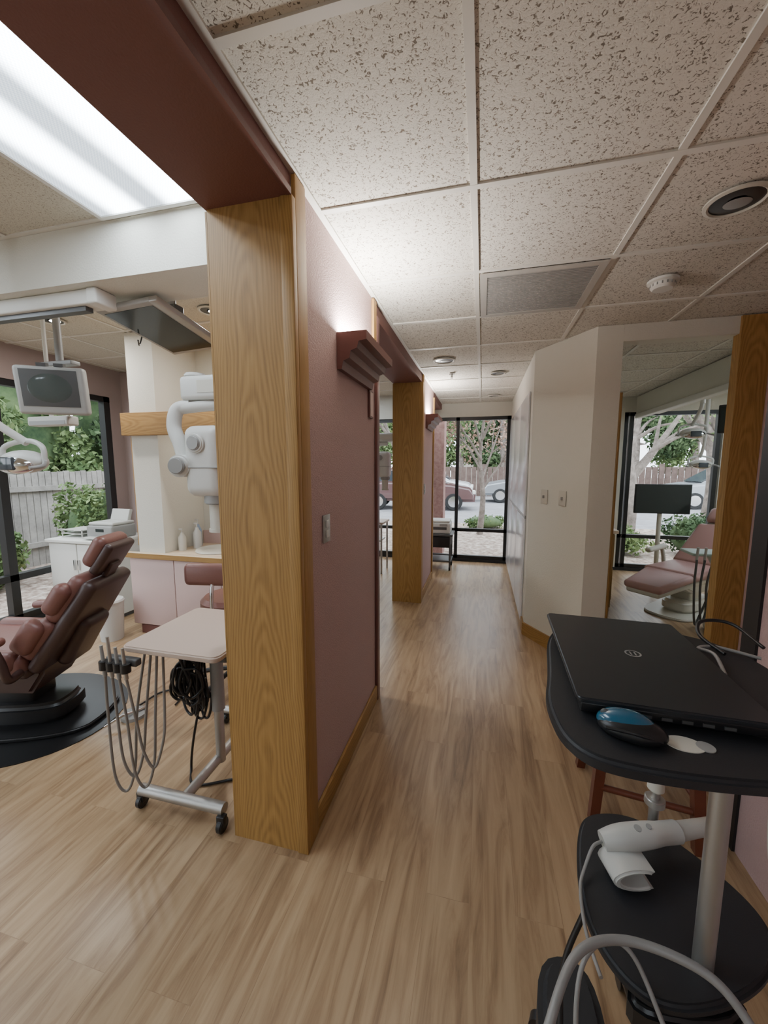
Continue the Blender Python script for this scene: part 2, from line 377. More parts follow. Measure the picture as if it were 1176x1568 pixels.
# ---------------------------------------------------------------- ceiling fixtures
g=G('return_air_vent')
x0,x1,y0,y1=-.038,.54,2.105,2.678
VG=mat('vent_grey',(.42,.40,.36),.4)
fr=[((x0,y0,CH-.008),(x0+.035,y1,CH-.002)),((x1-.035,y0,CH-.008),(x1,y1,CH-.002)),((x0+.035,y0,CH-.008),(x1-.035,y0+.035,CH-.002)),((x0+.035,y1-.035,CH-.008),(x1-.035,y1,CH-.002))]
boxes('frame',fr,VG,g)
box('backing',(x0+.035,y0+.035,CH-.0025),(x1-.035,y1-.035,CH-.002),mat('vent_dark',(.12,.12,.11),.6),g)
boxes('louvres',[((x0+.036,y0+.04+.0165*k,CH-.007),(x1-.036,y0+.046+.0165*k,CH-.0026)) for k in range(30)],mat('vent_slat',(.30,.29,.27),.4),g)
def can(x,y,nm,r=.085,z=CH,glow=0):
    g=G(nm,(x,y,z-.002))
    lathe('trim_ring',[(r,-.001),(r+.012,-.001),(r+.012,-.006),(r,-.010),(r-.006,-.006),(r-.004,-.001)],(0,0,0),CREAM,g)
    lathe('baffle',[(r-.005,-.003),(r-.012,-.004),(.03,-.003)],(0,0,0),mat('baffle_dark',(.02,.015,.012),.3),g)
    ell('lamp',(0.01,0.015,-.004),(r*.5,r*.4,.003),GREYP if not glow else emit('lamp_glow',(1,.95,.88),glow),g)
can(.85,1.77,'recessed_downlight',.085); can(-.358,3.66,'recessed_downlight'); can(.125,4.28,'recessed_downlight',.07); can(.125,5.6,'recessed_downlight',.07)
can(2.2,4.9,'recessed_downlight',.09)
can(-3.2,2.42,'recessed_downlight',.08,BH,25)
l=area('recessed_lamp',(-3.2,2.42,BH-.02),.12,16,(1,.97,.93)); l.data.shape='DISK'
can(-1.9,2.55,'recessed_downlight',.08,BH,25)
l=area('recessed_lamp',(-1.9,2.55,BH-.02),.12,16,(1,.97,.93)); l.data.shape='DISK'
g=G('smoke_detector',(.866,2.40,CH-.001)); lathe('base',[(.0,-.001),(.07,-.001),(.07,-.012),(.055,-.018),(.055,-.034),(.045,-.045),(0,-.046)],(0,0,0),WHITE,g)
boxes('slots',[((.054*math.cos(a)-.003,.054*math.sin(a)-.003,-.032),(.054*math.cos(a)+.003,.054*math.sin(a)+.003,-.02)) for a in [k*math.pi/8 for k in range(16)]],GREYP,g)
g=G('fire_sprinkler',(-.33,4.2,CH-.001)); lathe('escutcheon',[(0,-.001),(.03,-.001),(.03,-.006),(.012,-.01),(.01,-.035),(0,-.036)],(0,0,0),CHROME,g); cyl('deflector',(0,0,-.045),(0,0,-.042),.014,CHROME,g)
# ---------------------------------------------------------------- wall sconces
def sconce(nm,y0,y1,z0,p):
    g=G(nm)
    prof=[(0,.0),(.022,0),(.03,.035),(.058,.045),(.064,.075),(.092,.085),(.10,.112),(.135,.118),(.135,.155),(.125,.155),(.118,.125),(.012,.125),(.012,.15),(0,.15)]
    prism('cornice_shelf',[(-.629+a,z0+b) for a,b in prof],y0,y1,BURGD,g,axis='y')
    prism('end_cap_near',[(-.629+a,z0+b) for a,b in prof[:9]+[(0,.155)]],y0-.008,y0-.0005,BURGD,g,axis='y')
    prism('end_cap_far',[(-.629+a,z0+b) for a,b in prof[:9]+[(0,.155)]],y1+.0005,y1+.008,BURGD,g,axis='y')
    tb=cyl('tube_lamp',(-.590,y0+.04,z0+.140),(-.590,y1-.05,z0+.140),.009,emit('sconce_tube',(1,.95,.88),30),g)
    a=area('uplight',(-.592,(y0+y1)/2-.05,z0+.154),.05,p,(1,.97,.92),(math.pi,0,0),sy=(y1-y0)*.7); a.parent=g
sconce('wall_sconce',1.68,2.16,1.92,22); sconce('wall_sconce.001',4.45,4.95,1.92,18)
# plates
def plate(nm,face,c,double=False):
    g=G(nm)
    x,y,z=c
    if face=='x':
        box('cover',(x,y-.036,z-.058),(x+.006,y+.036,z+.058),STEEL if not double else CREAM,g,bev=.002)
        box('rocker_top',(x+.006,y-.014,z+.006),(x+.011,y+.014,z+.036),WPLAS,g,bev=.001); box('rocker_bottom',(x+.006,y-.014,z-.036),(x+.011,y+.014,z-.006),WPLAS,g,bev=.001)
    return g
plate('wall_switch','x',(-.629,1.515,1.24)); plate('wall_switch','x',(-.629,4.4,1.24))
for t in (.30,.62):
    px=.40+.34*t; py=3.58-.51*t
    g=G('light_switch',(px-.001,py-.001,1.25),math.atan2(-.51,.34)+0)
    box('cover',(-.036,-.007,-.058),(.036,-.0005,.058),CREAM,g,bev=.002); box('toggle',(-.006,-.02,-.012),(.006,-.007,.012),GREYP,g,bev=.001)
g=G('wall_sign'); box('frame',(-.629,2.15,1.77),(-.618,2.225,1.92),BURGD,g); box('face',(-.618,2.16,1.78),(-.616,2.215,1.91),PINKL,g)
# white storage doors along the right of the corridor
g=G('door_1')
for k,(y0,y1) in enumerate(((3.75,4.5),(4.51,5.26),(5.27,6.1))):
    box('leaf_%d_lower'%k,(.382,y0,.06),(.398,y1,1.02),DOORM,g,bev=.003); box('leaf_%d_upper'%k,(.382,y0,1.05),(.398,y1,2.15),DOORM,g,bev=.003)
box('rail',(.385,3.74,1.022),(.397,6.12,1.048),GREYP,g)
# ---------------------------------------------------------------- left bay furniture
g=G('sink_cabinet')
box('carcass',(-2.655,2.86,.08),(-1.17,3.29,.70),PINKL,g)
box('counter_top',(-2.655,2.79,.705),(-1.17,3.295,.745),CTR,g)
box('backsplash',(-2.655,3.275,.746),(-1.17,3.297,.87),PINKL,g)
lathe('basin_rim',[(.0,.001),(.17,.001),(.205,.004),(.20,.018),(.17,.02),(.15,.006),(0,.004)],(-2.28,3.02,.745),CREAM,g)
tube('faucet_spout',[(-2.0,3.12,.745),(-2.0,3.12,.84),(-2.04,3.09,.87),(-2.12,3.06,.85)],.011,CHROME,g)
cyl('faucet_base',(-2.0,3.12,.745),(-2.0,3.12,.78),.024,CHROME,g); cyl('faucet_handle_left',(-2.08,3.14,.745),(-2.08,3.14,.79),.018,CHROME,g); cyl('faucet_handle_right',(-1.92,3.14,.745),(-1.92,3.14,.79),.018,CHROME,g)
g=G('base_cabinet_front')
for k in range(4): box('door_%d'%k,(-3.02+.465*k+.003,2.762,.09),(-3.02+.465*(k+1)-.003,2.782,.69),PINKL,g,bev=.003)
box('toe_kick',(-2.95,2.775,0),(-1.2,2.786,.08),BURGD,g)
box('carcass_front',(-3.02,2.783,.08),(-1.17,2.787,.70),BURGD,g)
box('counter_top_front',(-3.06,2.74,.705),(-1.17,2.788,.745),CTR,g,bev=.004)
box('end_oak_edge',(-3.06,2.735,.70),(-1.17,2.739,.742),OAKH,g)
def bottle(nm,x,y,h,r,m,z=.7455):
    g=G(nm,(x,y,z)); lathe('bottle',[(r,0),(r,h*.6),(r*.5,h*.72),(r*.35,h*.8),(.0,h*.8)],(0,0,0),m,g)
    cyl('pump_stem',(0,0,h*.8),(0,0,h*.95),.005,WPLAS,g); box('pump_nozzle',(-.03,-.006,h*.93),(.008,.006,h*.98),WPLAS,g)
bottle('soap_dispenser',-2.60,2.93,.2,.033,CREAM); bottle('soap_dispenser',-2.54,3.05,.24,.036,WPLAS); bottle('hand_sanitizer_bottle',-2.60,3.14,.26,.03,mat('blue_label',(.3,.4,.55),.4))
g=G('waste_bin',(-3.10,2.61,0)); lathe('body',[(.085,0),(.105,.34),(.098,.34),(.09,.32),(.075,.02)],(0,0,0),WPLAS,g); lathe('lid',[(.107,.325),(.11,.34),(.10,.355),(.0,.36)],(0,0,0),WPLAS,g)
# white cabinet by window
g=G('white_side_cabinet'); box('carcass',(-4.12,2.90,.04),(-3.42,3.38,.76),WHITE,g); box('top',(-4.14,2.86,.76),(-3.40,3.40,.79),WHITE,g,bev=.005)
for k in range(2): box('door_%d'%k,(-4.115+.35*k,2.88,.06),(-3.775+.35*k,2.899,.75),WHITE,g,bev=.003); box('handle_%d'%k,(-3.80+.05*k,2.86,.5),(-3.79+.05*k,2.88,.6),CHROME,g)
box('plinth',(-4.1,2.93,0),(-3.44,3.36,.04),DGREY,g)
g=G('desktop_printer',(-3.60,3.12,.791)); box('body',(-.16,-.14,0),(.16,.14,.13),GREYP,g,bev=.02); box('top_panel',(-.15,-.12,.13),(.15,.13,.16),WPLAS,g,bev=.012); box('paper_tray',(-.11,.10,.15),(.11,.14,.27),WPLAS,g,bev=.006,rot=(-.3,0,0)); box('display',(-.04,-.141,.07),(.06,-.139,.10),SCREEN,g); box('output_tray',(-.12,-.22,.01),(.12,-.13,.025),WPLAS,g,bev=.004)
g=G('paper_tray_organizer',(-3.95,3.10,.791)); 
for k in range(3): box('tray_%d'%k,(-.13,-.12,.035*k),(.13,.12,.035*k+.006),WPLAS,g); 
boxes('posts',[((sx*.125-.004,sy*.11-.004,0),(sx*.125+.004,sy*.11+.004,.08)) for sx in (-1,1) for sy in (-1,1)],WPLAS,g)
# dental chair ---------------------------------------------------
def slab(name,p0,p1,w,th,m,parent,bev=.03,w1=None):
    """padded slab from p0 to p1 in local xz plane, width w in y"""
    p0=Vector(p0);p1=Vector(p1); d=p1-p0; L=d.length; bm=bmesh.new()
    r=bmesh.ops.create_cube(bm,size=1)
    for v in r['verts']:
        ww=w if v.co.x<0 else (w1 or w)
        v.co=Vector((v.co.x*L,v.co.y*ww,v.co.z*th))
    bmesh.ops.bevel(bm,geom=bm.edges[:],offset=bev,segments=5,profile=.5,affect='EDGES')
    ang=math.atan2(d.z,d.x); R=Matrix.Rotation(-ang,3,'Y'); c=(p0+p1)/2
    for v in bm.verts: v.co=R@v.co+c
    return fin(name,bm,m,parent,True)
def dental_chair(nm,loc,rz,lea,shell,basem,ang,armpad,sc=1,simple=False):
    g=G(nm,loc,rz); g.scale=(sc,sc,sc)
    ca,sa=math.cos(ang),math.sin(ang)
    bb=BLACK if basem is SHELL else basem
    prism('base_plate',chaikin([(-.45,-.26),(.40,-.28),(.50,0),(.40,.28),(-.45,.26),(-.52,0)],3),0,.025,bb,g,bev=.008)
    prism('base_hump',chaikin([(-.28,-.16),(.22,-.16),(.28,0),(.22,.16),(-.28,.16),(-.32,0)],2),.024,.15,bb,g,bev=.03)
    box('lift_column',(-.13,-.10,.12),(.12,.10,.36),bb,g,bev=.03)
    prism('under_frame',[(-.26,.36),(-.18,.24),(.22,.26),(.45,.36),(.45,.40),(-.26,.42)],-.18,.18,shell,g,bev=.02,axis='y')
    bx,bz=-.22,.47
    def bp(s,o=0): return (bx-ca*s-sa*o, 0, bz+sa*s-ca*o)   # o>0 to the rear
    def bq(s,o,y): p=bp(s,o); return (p[0],y,p[2])
    if simple:
        slab('seat_and_leg_cushion',(-.24,0,.46),(.40,0,.46),.50,.09,lea,g,.04)
        slab('leg_rest',(.34,0,.455),(.88,0,.38),.48,.08,lea,g,.038,w1=.36)
        slab('seat_shell',(-.24,0,.40),(.86,0,.33),.44,.06,shell,g,.025,w1=.32)
        slab('back_cushion',bp(-.02,-.02),bp(.58,-.02),.50,.09,lea,g,.042,w1=.38)
        slab('back_shell',bp(-.04,.05),bp(.57,.045),.48,.06,shell,g,.028,w1=.36)
    else:
        slab('seat_cushion',(-.22,0,.45),(.34,0,.48),.52,.12,lea,g,.045)
        slab('seat_shell',(-.22,0,.395),(.36,0,.415),.48,.06,shell,g,.02)
        slab('seat_bolster_left',(-.18,.235,.48),(.30,.235,.51),.09,.12,lea,g,.04)
        slab('seat_bolster_right',(-.18,-.235,.48),(.30,-.235,.51),.09,.12,lea,g,.04)
        slab('leg_rest',(.35,0,.47),(.85,0,.36),.46,.09,lea,g,.04,w1=.38)
        slab('leg_rest_shell',(.35,0,.42),(.85,0,.31),.40,.03,shell,g,.012,w1=.32)
        slab('back_lower_cushion',bp(.0,-.02),bp(.27,-.02),.48,.11,lea,g,.045)
        slab('back_upper_cushion',bp(.26,-.02),bp(.56,-.02),.46,.10,lea,g,.045,w1=.38)
        slab('back_shell',bp(-.04,.055),bp(.57,.05),.50,.085,shell,g,.036,w1=.40)
        slab('back_spine',bp(-.02,.12),bp(.30,.10),.24,.09,shell,g,.04)
        for s,n_ in ((1,'left'),(-1,'right')):
            slab('back_bolster_'+n_,bq(.04,-.06,s*.235),bq(.25,-.06,s*.235),.09,.12,lea,g,.04)
            slab('shoulder_bolster_'+n_,bq(.30,-.05,s*.21),bq(.50,-.05,s*.19),.10,.10,lea,g,.045)
    slab('headrest_cushion',bp(.60,-.05),bp(.80,-.06),.27,.09,lea,g,.042)
    slab('headrest_shell',bp(.58,.0),bp(.79,.0),.26,.055,shell,g,.022)
    slab('headrest_slide',bp(.45,.045),bp(.66,.03),.10,.03,shell,g,.01)
    for s,n_ in ((1,'left'),(-1,'right')):
        tube('arm_support_'+n_,[(-.20,s*.25,.42),(-.20,s*.33,.42),(-.18,s*.34,.52),(-.14,s*.34,.62)],.022,shell,g)
        slab('arm_pad_'+n_,(-.20,s*.34,.64),(.16,s*.34,.62),.075,.05,armpad,g,.024)
    return g
dental_chair('dental_chair',(-2.62,1.62,.006),math.radians(198),LEATH,SHELL,SHELL,math.radians(56),LEATH,.94)
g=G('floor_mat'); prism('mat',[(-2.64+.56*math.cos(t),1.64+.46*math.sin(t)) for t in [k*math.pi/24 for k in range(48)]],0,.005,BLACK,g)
g=G('foot_control',(-1.98,1.72,0)); tube('loop_handle',[(-.06,-.10,.03),(-.02,-.02,.05),(.02,.08,.04),(.0,.14,.03)],.008,CHROME,g); lathe('disc',[(.07,0),(.07,.02),(.05,.03),(0,.035)],(-.02,.06,0),GREYP,g); tube('cord',[(-.05,.06,.02),(-.06,.15,.012),(-.04,.3,.01),(.1,.36,.01),(.15,.2,.01)],.006,BLACK,g)
# over-patient delivery cart
g=G('instrument_cart')
prism('table_top',rrect(-1.42,-.962,1.22,1.68,.035),.745,.77,TABLE,g,bev=.006)
prism('under_tray',rrect(-1.36,-1.0,1.34,1.60,.03),.68,.744,DGREY,g,bev=.01)
cyl('column',(-1.2,1.52,.07),(-1.2,1.52,.68),.022,STEEL,g); cyl('column_sleeve',(-1.2,1.52,.34),(-1.2,1.52,.67),.03,GREYP,g)
tube('foot_front',[(-1.42,1.27,.085),(-1.0,1.27,.085)],.024,STEEL,g,sm=False,seg=16)
tube('foot_spine',[(-1.2,1.27,.085),(-1.22,1.86,.085)],.022,STEEL,g,sm=False,seg=16)
tube('foot_rear',[(-1.42,1.86,.085),(-1.02,1.86,.085)],.022,STEEL,g,sm=False,seg=16)
for i,(x,y) in enumerate(((-1.42,1.27),(-1.0,1.25),(-1.42,1.86),(-1.02,1.86))):
    cyl('caster_%d'%i,(x-.012,y,.03),(x+.012,y,.03),.03,BLACK,g,bev=.004); box('caster_fork_%d'%i,(x-.018,y-.014,.03),(x+.018,y+.014,.075),BLACK,g,bev=.004)
box('holder_bar',(-1.46,1.19,.705),(-1.31,1.22,.735),DGREY,g,bev=.006)
for i in range(4):
    x=-1.45+.035*i; y=1.175
    cyl('holder_%d'%i,(x,y,.69),(x,y,.725),.019,BLACK,g); cyl('handpiece_%d'%i,(x,y,.66),(x-.004,y-.004,.79 if i!=1 else .83),.008,STEEL if i%2 else GREYP,g,r2=.006)
    dep=(.12,.2,.16,.26)[i]
    tube('hose_%d'%i,[(x,y,.66),(x-.015+.012*i,y+.01,.48),(x-.018+.018*i,y+.02,dep+.08),(x+.015+.016*i,y+.04,dep),(x+.045+.016*i,y+.06,dep+.1),(x+.055+.012*i,y+.08,.46),(-1.385+.03*i,1.31,.72)],.0055,HOSE,g)
for i in range(14):
    a=i*1.1; r_=.038+.016*math.sin(i*2.1); cz=.54-.014*i; cx=-1.30+.04*math.sin(i*1.7)
    pts=[(-1.31+.01*(i%4),1.40+.008*i,.68)]
    for k in range(7):
        t=a+k*math.pi/2.6; pts.append((cx+r_*math.cos(t),1.41+.008*i+.015*math.sin(t*1.3),cz+.08*math.sin(t)))
    pts.append((-1.27+.01*(i%3),1.42+.008*i,.68))
    tube('cable_coil_%d'%i,pts,.006,BLACK,g,n=5,seg=8)
tube('floor_cord',[(-1.25,1.5,.5),(-1.33,1.5,.2),(-1.36,1.5,.01),(-1.27,1.42,.008),(-1.10,1.50,.008)],.006,BLACK,g)
lathe('foot_pedal',[(.08,0),(.085,.02),(.06,.035),(0,.04)],(-1.30,2.0,0),DGREY,g)
# operator stool
def stool(nm,x,y,rz,m):
    g=G(nm,(x,y,0),rz)
    lathe('seat',[(0,.56),(.17,.56),(.195,.58),(.195,.615),(.17,.64),(0,.645)],(0,0,0),m,g)
    cyl('gas_lift',(0,0,.12),(0,0,.56),.022,CHROME,g)
    for k in range(5):
        a=k*2*math.pi/5; c,s=math.cos(a),math.sin(a)
        tube('leg_%d'%k,[(0,0,.12),(.14*c,.14*s,.10),(.27*c,.27*s,.075)],.016,BLACK,g); cyl('caster_%d'%k,(.27*c-.01*s,.27*s+.01*c,.028),(.27*c+.01*s,.27*s-.01*c,.028),.028,BLACK,g)
    tube('back_bracket',[(0,.1,.55),(0,.24,.56),(0,.26,.70),(0,.24,.80)],.012,CHROME,g)
    box('backrest',(-.18,.19,.77),(.18,.26,.91),m,g,bev=.034)
stool('operator_stool',-1.62,2.24,math.radians(190),LEATH)
# ---- xray unit
def xray(nm,dx,dy):
    g=G(nm,(dx,dy,0))
    W=WPLAS
    box('wall_plate',(-.985,1.52,1.75),(-.972,1.75,2.0),W,g,bev=.005)
    box('control_box',(-1.40,1.57,1.80),(-.99,1.71,1.91),W,g,bev=.02)
    box('control_panel',(-1.30,1.568,1.83),(-1.12,1.5695,1.885),CREAM,g)
    cyl('pivot_cap',(-1.36,1.64,1.91),(-1.36,1.64,1.93),.05,W,g,bev=.006)
    tube('arm_upper',[(-1.36,1.60,1.78),(-1.42,1.58,1.76),(-1.435,1.57,1.68),(-1.40,1.56,1.60),(-1.37,1.55,1.50)],.03,W,g,rad=lambda t:.027+.006*math.sin(t*3))
    tube('arm_inner',[(-1.20,1.62,1.78),(-1.30,1.60,1.775),(-1.40,1.585,1.765)],.026,W,g)
    cyl('elbow_joint',(-1.35,1.48,1.50),(-1.37,1.58,1.50),.05,W,g,bev=.01); cyl('elbow_cap',(-1.346,1.462,1.50),(-1.35,1.479,1.50),.036,GREYP,g,bev=.004)
    box('yoke',(-1.38,1.50,1.46),(-1.27,1.58,1.55),W,g,bev=.03)
    box('tube_head',(-1.345,1.50,1.36),(-1.16,1.68,1.68),W,g,bev=.045,seg=5)
    cyl('head_dial_ring',(-1.265,1.485,1.60),(-1.265,1.505,1.60),.045,W,g,bev=.006); cyl('head_dial',(-1.265,1.476,1.60),(-1.265,1.486,1.60),.032,GREYP,g,bev=.004)
    box('seam',(-1.347,1.497,1.49),(-1.158,1.683,1.496),GREYP,g,bev=.002)
    cyl('collimator_collar',(-1.225,1.58,1.325),(-1.225,1.58,1.372),.06,GREYP,g,bev=.006)
    cyl('cone',(-1.225,1.58,1.20),(-1.225,1.58,1.33),.04,CREAM,g,bev=.005)
    cyl('cone_rim',(-1.225,1.58,1.195),(-1.225,1.58,1.21),.045,CREAM,g)
    return g
xray('xray_machine',.035,0); xray('xray_machine',.035,3.25)
# ---- ceiling TV
def look_group(nm,loc,normal,up=(0,0,1)):
    g=G(nm,loc); z=Vector(normal).normalized(); x=Vector(up).cross(z).normalized(); y=z.cross(x)
    g.rotation_euler=Matrix((x,y,z)).transposed().to_euler(); return g
g=look_group('ceiling_monitor',(-1.77,1.97,2.27),(.06,-.14,-1),(1,0,0))
box('bezel',(-.27,-.19,-.02),(.27,.19,.008),SILV,g,bev=.008); box('bezel_speaker_bar',(-.272,.145,-.018),(.272,.194,.012),STEEL,g,bev=.006); box('screen',(-.235,-.165,.0081),(.235,.135,.010),SCREEN,g); box('rear_hub',(-.08,-.06,-.05),(.08,.06,-.02),DGREY,g,bev=.01)
g=G('monitor_ceiling_bracket',(-1.75,2.0,0)); box('plate',(-.08,-.06,2.585),(.08,.06,2.599),GREYP,g); cyl('post',(0,0,2.40),(0,0,2.585),.022,GREYP,g); box('knuckle',(-.05,-.03,2.35),(.05,.04,2.41),DGREY,g,bev=.01)
tube('cord',[(-.08,.04,2.5),(-.2,.02,2.42),(-.24,.04,2.33),(-.26,.02,2.22),(-.2,-.05,2.22)],.004,BLACK,g)
# ---- CRT
g=look_group('crt_television',(-2.42,1.80,1.93),(.50,-.86,-.14)); g.scale=(.92,.92,.92)
box('front_bezel',(-.185,-.145,-.04),(.185,.145,.03),SILV,g,bev=.02)
box('screen_surround',(-.15,-.095,.0305),(.15,.125,.034),DGREY,g,bev=.001); ell('screen',(0,.015,.025),(.135,.10,.018),CRTS,g)
bm=bmesh.new(); r=bmesh.ops.create_cone(bm,cap_ends=True,segments=4,radius1=.12,radius2=.22,depth=.26)
for v in bm.verts: v.co=Matrix.Rotation(math.pi/4,3,'Z')@v.co; v.co.y*=.8; v.co.z-=.168
fin('rear_housing',bm,GREYP,g)
box('knob_left',(-.06,.145,-.02),(-.01,.165,.02),DGREY,g); box('knob_right',(.03,.145,-.02),(.08,.165,.02),DGREY,g)
g=G('television_ceiling_pole',(-2.48,1.90,0)); cyl('pole',(0,0,2.12),(0,0,2.598),.02,GREYP,g); box('yoke_top',(-.12,-.03,2.095),(.12,.03,2.12),GREYP,g,bev=.006)
# ---- dental light
def dlight(nm,loc,dx=-.02,dy=.10,top=2.598):
    g=G(nm,loc)
    cyl('ceiling_pole',(dx,dy,.35),(dx,dy,top-loc[2]),.022,WPLAS,g); tube('arm_1',[(dx,dy,.36),(dx*.9,dy*.9,.26),(dx*.5,dy*.5,.18),(0,.02,.09)],.018,WPLAS,g)
    tube('yoke',[(-.13,.0,.0),(-.12,.0,.07),(0,.02,.10),(.12,.0,.07),(.13,.0,.0)],.012,WPLAS,g)
    ell('lamp_head',(0,0,0),(.125,.07,.055),WPLAS,g); ell('reflector',(0,-.035,-.015),(.105,.05,.045),CHROME,g); box('lens',(-.05,-.085,-.04),(.05,-.07,.02),CARG,g,bev=.006)
    for s_ in (-1,1): tube('handle_%d'%(s_+1),[(s_*.13,0,0),(s_*.17,-.04,-.02),(s_*.16,-.09,-.03)],.009,GREYP,g)
dlight('dental_operatory_light',(-2.13,1.42,1.52),-.24,-.04)
g=G('xray_viewer_bracket',(-2.74,2.02,0)); box('housing',(-.17,-.04,1.76),(.17,.04,1.82),WPLAS,g,bev=.012); box('lens',(-.15,-.042,1.765),(.15,-.041,1.79),GREYP,g); cyl('stem',(-.05,.03,1.81),(-.05,.03,2.597),.012,WPLAS,g)
# ---------------------------------------------------------------- right room
dental_chair('dental_chair',(2.10,4.62,.0),math.radians(222),LEATHP,CREAM,CREAM,math.radians(44),CREAM,.95,True)
g=G('oak_side_cabinet'); box('carcass',(.94,4.5,.0),(1.36,5.4,.80),OAKD,g); box('counter',(.932,4.47,.80),(1.39,5.42,.835),CTR,g,bev=.004); 
for k in range(2): box('drawer_%d'%k,(1.361,4.52,.08+.36*k),(1.372,5.04,.42+.36*k),OAKD,g,bev=.003)
for k in range(4): cyl('pull_%d'%k,(1.0+.1*k,4.493,.7),(1.0+.1*k,4.50,.7),.012,CHROME,g)
g=G('desktop_monitor',(2.14,5.45,0)); box('panel',(-.30,-.02,.92),(.30,.02,1.28),BLACK,g,bev=.006); box('screen',(-.29,-.0215,.932),(.29,-.0202,1.27),SCREEN,g); cyl('stand_post',(0,.02,.05),(0,.04,.95),.025,CREAM,g); lathe('stand_base',[(.16,0),(.16,.03),(.05,.055),(0,.06)],(0,.03,0),CREAM,g)
g=G('dental_delivery_unit',(1.97,4.02,0)); box('tray',(-.17,-.12,.72),(.14,.12,.745),mat('pale_teal',(.46,.58,.53),.4),g,bev=.008); tube('arm',[(.02,.05,.72),(.10,.08,.6),(.16,.05,.4),(.16,.02,.1)],.022,CREAM,g); box('base_box',(.06,-.08,0),(.26,.12,.22),CREAM,g,bev=.03)
for i in range(5):
    cyl('handpiece_%d'%i,(-.14+.06*i,-.125,.68),(-.14+.06*i,-.135,.80),.010,STEEL,g)
    tube('hose_%d'%i,[(-.14+.06*i,-.13,.69),(-.15+.045*i,-.15,.45),(-.11+.045*i,-.12,.12+.03*i),(-.05+.04*i,-.06,.16),(.03+.02*i,-.02,.4),(.05,.02,.70)],.009,DGREY,g)
g=G('ceiling_beam_track',(0,0,0)); box('beam',(2.02,3.6,2.20),(2.30,6.15,2.435),BEIGE,g); box('rail',(1.99,3.7,2.14),(2.07,6.1,2.199),WHITE,g,bev=.008)
dlight('dental_operatory_light',(2.2,5.0,1.85),-.02,-.2,2.139)
dlight('dental_operatory_light',(2.62,5.7,1.52),-.02,-.1,2.437)
g=look_group('wall_television',(2.62,4.95,2.0),(-.6,-.78,-.1)); box('panel',(-.20,-.15,-.03),(.20,.15,.02),BLACK,g,bev=.01); box('screen',(-.18,-.13,.0201),(.18,.13,.022),SCREEN,g); cyl('mount',(0,.15,-.01),(0,.42,-.01),.02,GREYP,g)
# ---------------------------------------------------------------- end of corridor printer cart
g=G('printer_cart',(-.62,5.75,0))
for sx in (-1,1):
    for sy in (-1,1):
        cyl('leg_%d%d'%(sx,sy),(sx*.2,sy*.16,.05),(sx*.2,sy*.16,.52),.014,DGREY,g); cyl('caster_%d%d'%(sx,sy),(sx*.2-.012,sy*.16,.027),(sx*.2+.012,sy*.16,.027),.027,BLACK,g)
box('top_shelf',(-.24,-.2,.50),(.24,.2,.53),DGREY,g,bev=.005); box('lower_shelf',(-.22,-.18,.12),(.22,.18,.145),DGREY,g,bev=.005); box('drawer',(-.2,-.17,.33),(.2,.17,.49),BLACK,g,bev=.01)
g=G('laser_printer',(-.62,5.75,.531)); box('body',(-.2,-.17,0),(.2,.17,.16),WPLAS,g,bev=.02); box('lid',(-.19,-.16,.16),(.19,.16,.19),WPLAS,g,bev=.012); box('paper_slot',(-.15,-.172,.06),(.15,-.168,.10),DGREY,g); box('panel',(.05,-.174,.11),(.16,-.169,.145),GREYP,g)
g=G('side_cart',(-1.55,5.35,0)); box('top',(-.25,-.2,.70),(.25,.2,.73),TABLE,g,bev=.006); box('tray',(-.2,-.15,.45),(.2,.15,.47),STEEL,g)
for sx in (-1,1):
    for sy in (-1,1): cyl('leg_%d%d'%(sx,sy),(sx*.22,sy*.17,0),(sx*.22,sy*.17,.70),.014,STEEL,g)
# ---------------------------------------------------------------- foreground cart
g=G('scanner_cart')
tray=chaikin([(.118,.70),(.135,.575),(.24,.555),(.42,.575),(.56,.62),(.60,.80),(.56,1.08),(.24,1.10),(.165,1.0),(.14,.80)],3)
prism('tray',tray,1.066,1.09,BLKM,g,bev=.007)
prism('tray_underside',[(a*.86+.05,b*.9+.08) for a,b in tray],1.05,1.066,BLACK,g,bev=.004)
cyl('main_column',(.423,.75,.56),(.423,.75,1.05),.0165,STEEL,g)
cyl('rear_column',(.43,1.0,.56),(.43,1.0,1.05),.011,STEEL,g); cyl('rear_column_collar',(.43,1.0,.72),(.43,1.0,.77),.018,CREAM,g,bev=.003); cyl('rear_column_collar_2',(.43,1.0,.68),(.43,1.0,.70),.022,STEEL,g,bev=.003)
sh=chaikin([(.255,.98),(.30,1.06),(.42,1.08),(.52,1.0),(.60,.88),(.56,.78),(.45,.70),(.33,.66),(.26,.70),(.225,.80)],3)
prism('lower_shelf',sh,.555,.58,BLKM,g,bev=.008)
prism('shelf_apron',chaikin([(.27,.66),(.45,.68),(.50,.75),(.30,.74)],2),.50,.554,BLACK,g,bev=.01)
cyl('lower_column',(.43,.86,.12),(.43,.86,.555),.028,STEEL,g)
for k in range(5):
    a=k*2*math.pi/5+.3; c,s=math.cos(a),math.sin(a)
    tube('leg_%d'%k,[(.43,.86,.13),(.43+.13*c,.86+.13*s,.11),(.43+.25*c,.86+.25*s,.08)],.022,BLACK,g); cyl('caster_%d'%k,(.43+.25*c-.012*s,.86+.25*s+.012*c,.032),(.43+.25*c+.012*s,.86+.25*s-.012*c,.032),.032,BLACK,g)
prism('storage_bag',chaikin([(.15,.70),(.16,.90),(.25,.94),(.30,.88),(.29,.70),(.22,.66)],2),.10,.30,BLKM,g,bev=.02)
tube('bag_strap',[(.19,.74,.29),(.20,.80,.42),(.25,.83,.56)],.006,BLACK,g)
box('white_bracket',(.38,.66,.42),(.44,.69,.50),CREAM,g,bev=.012)
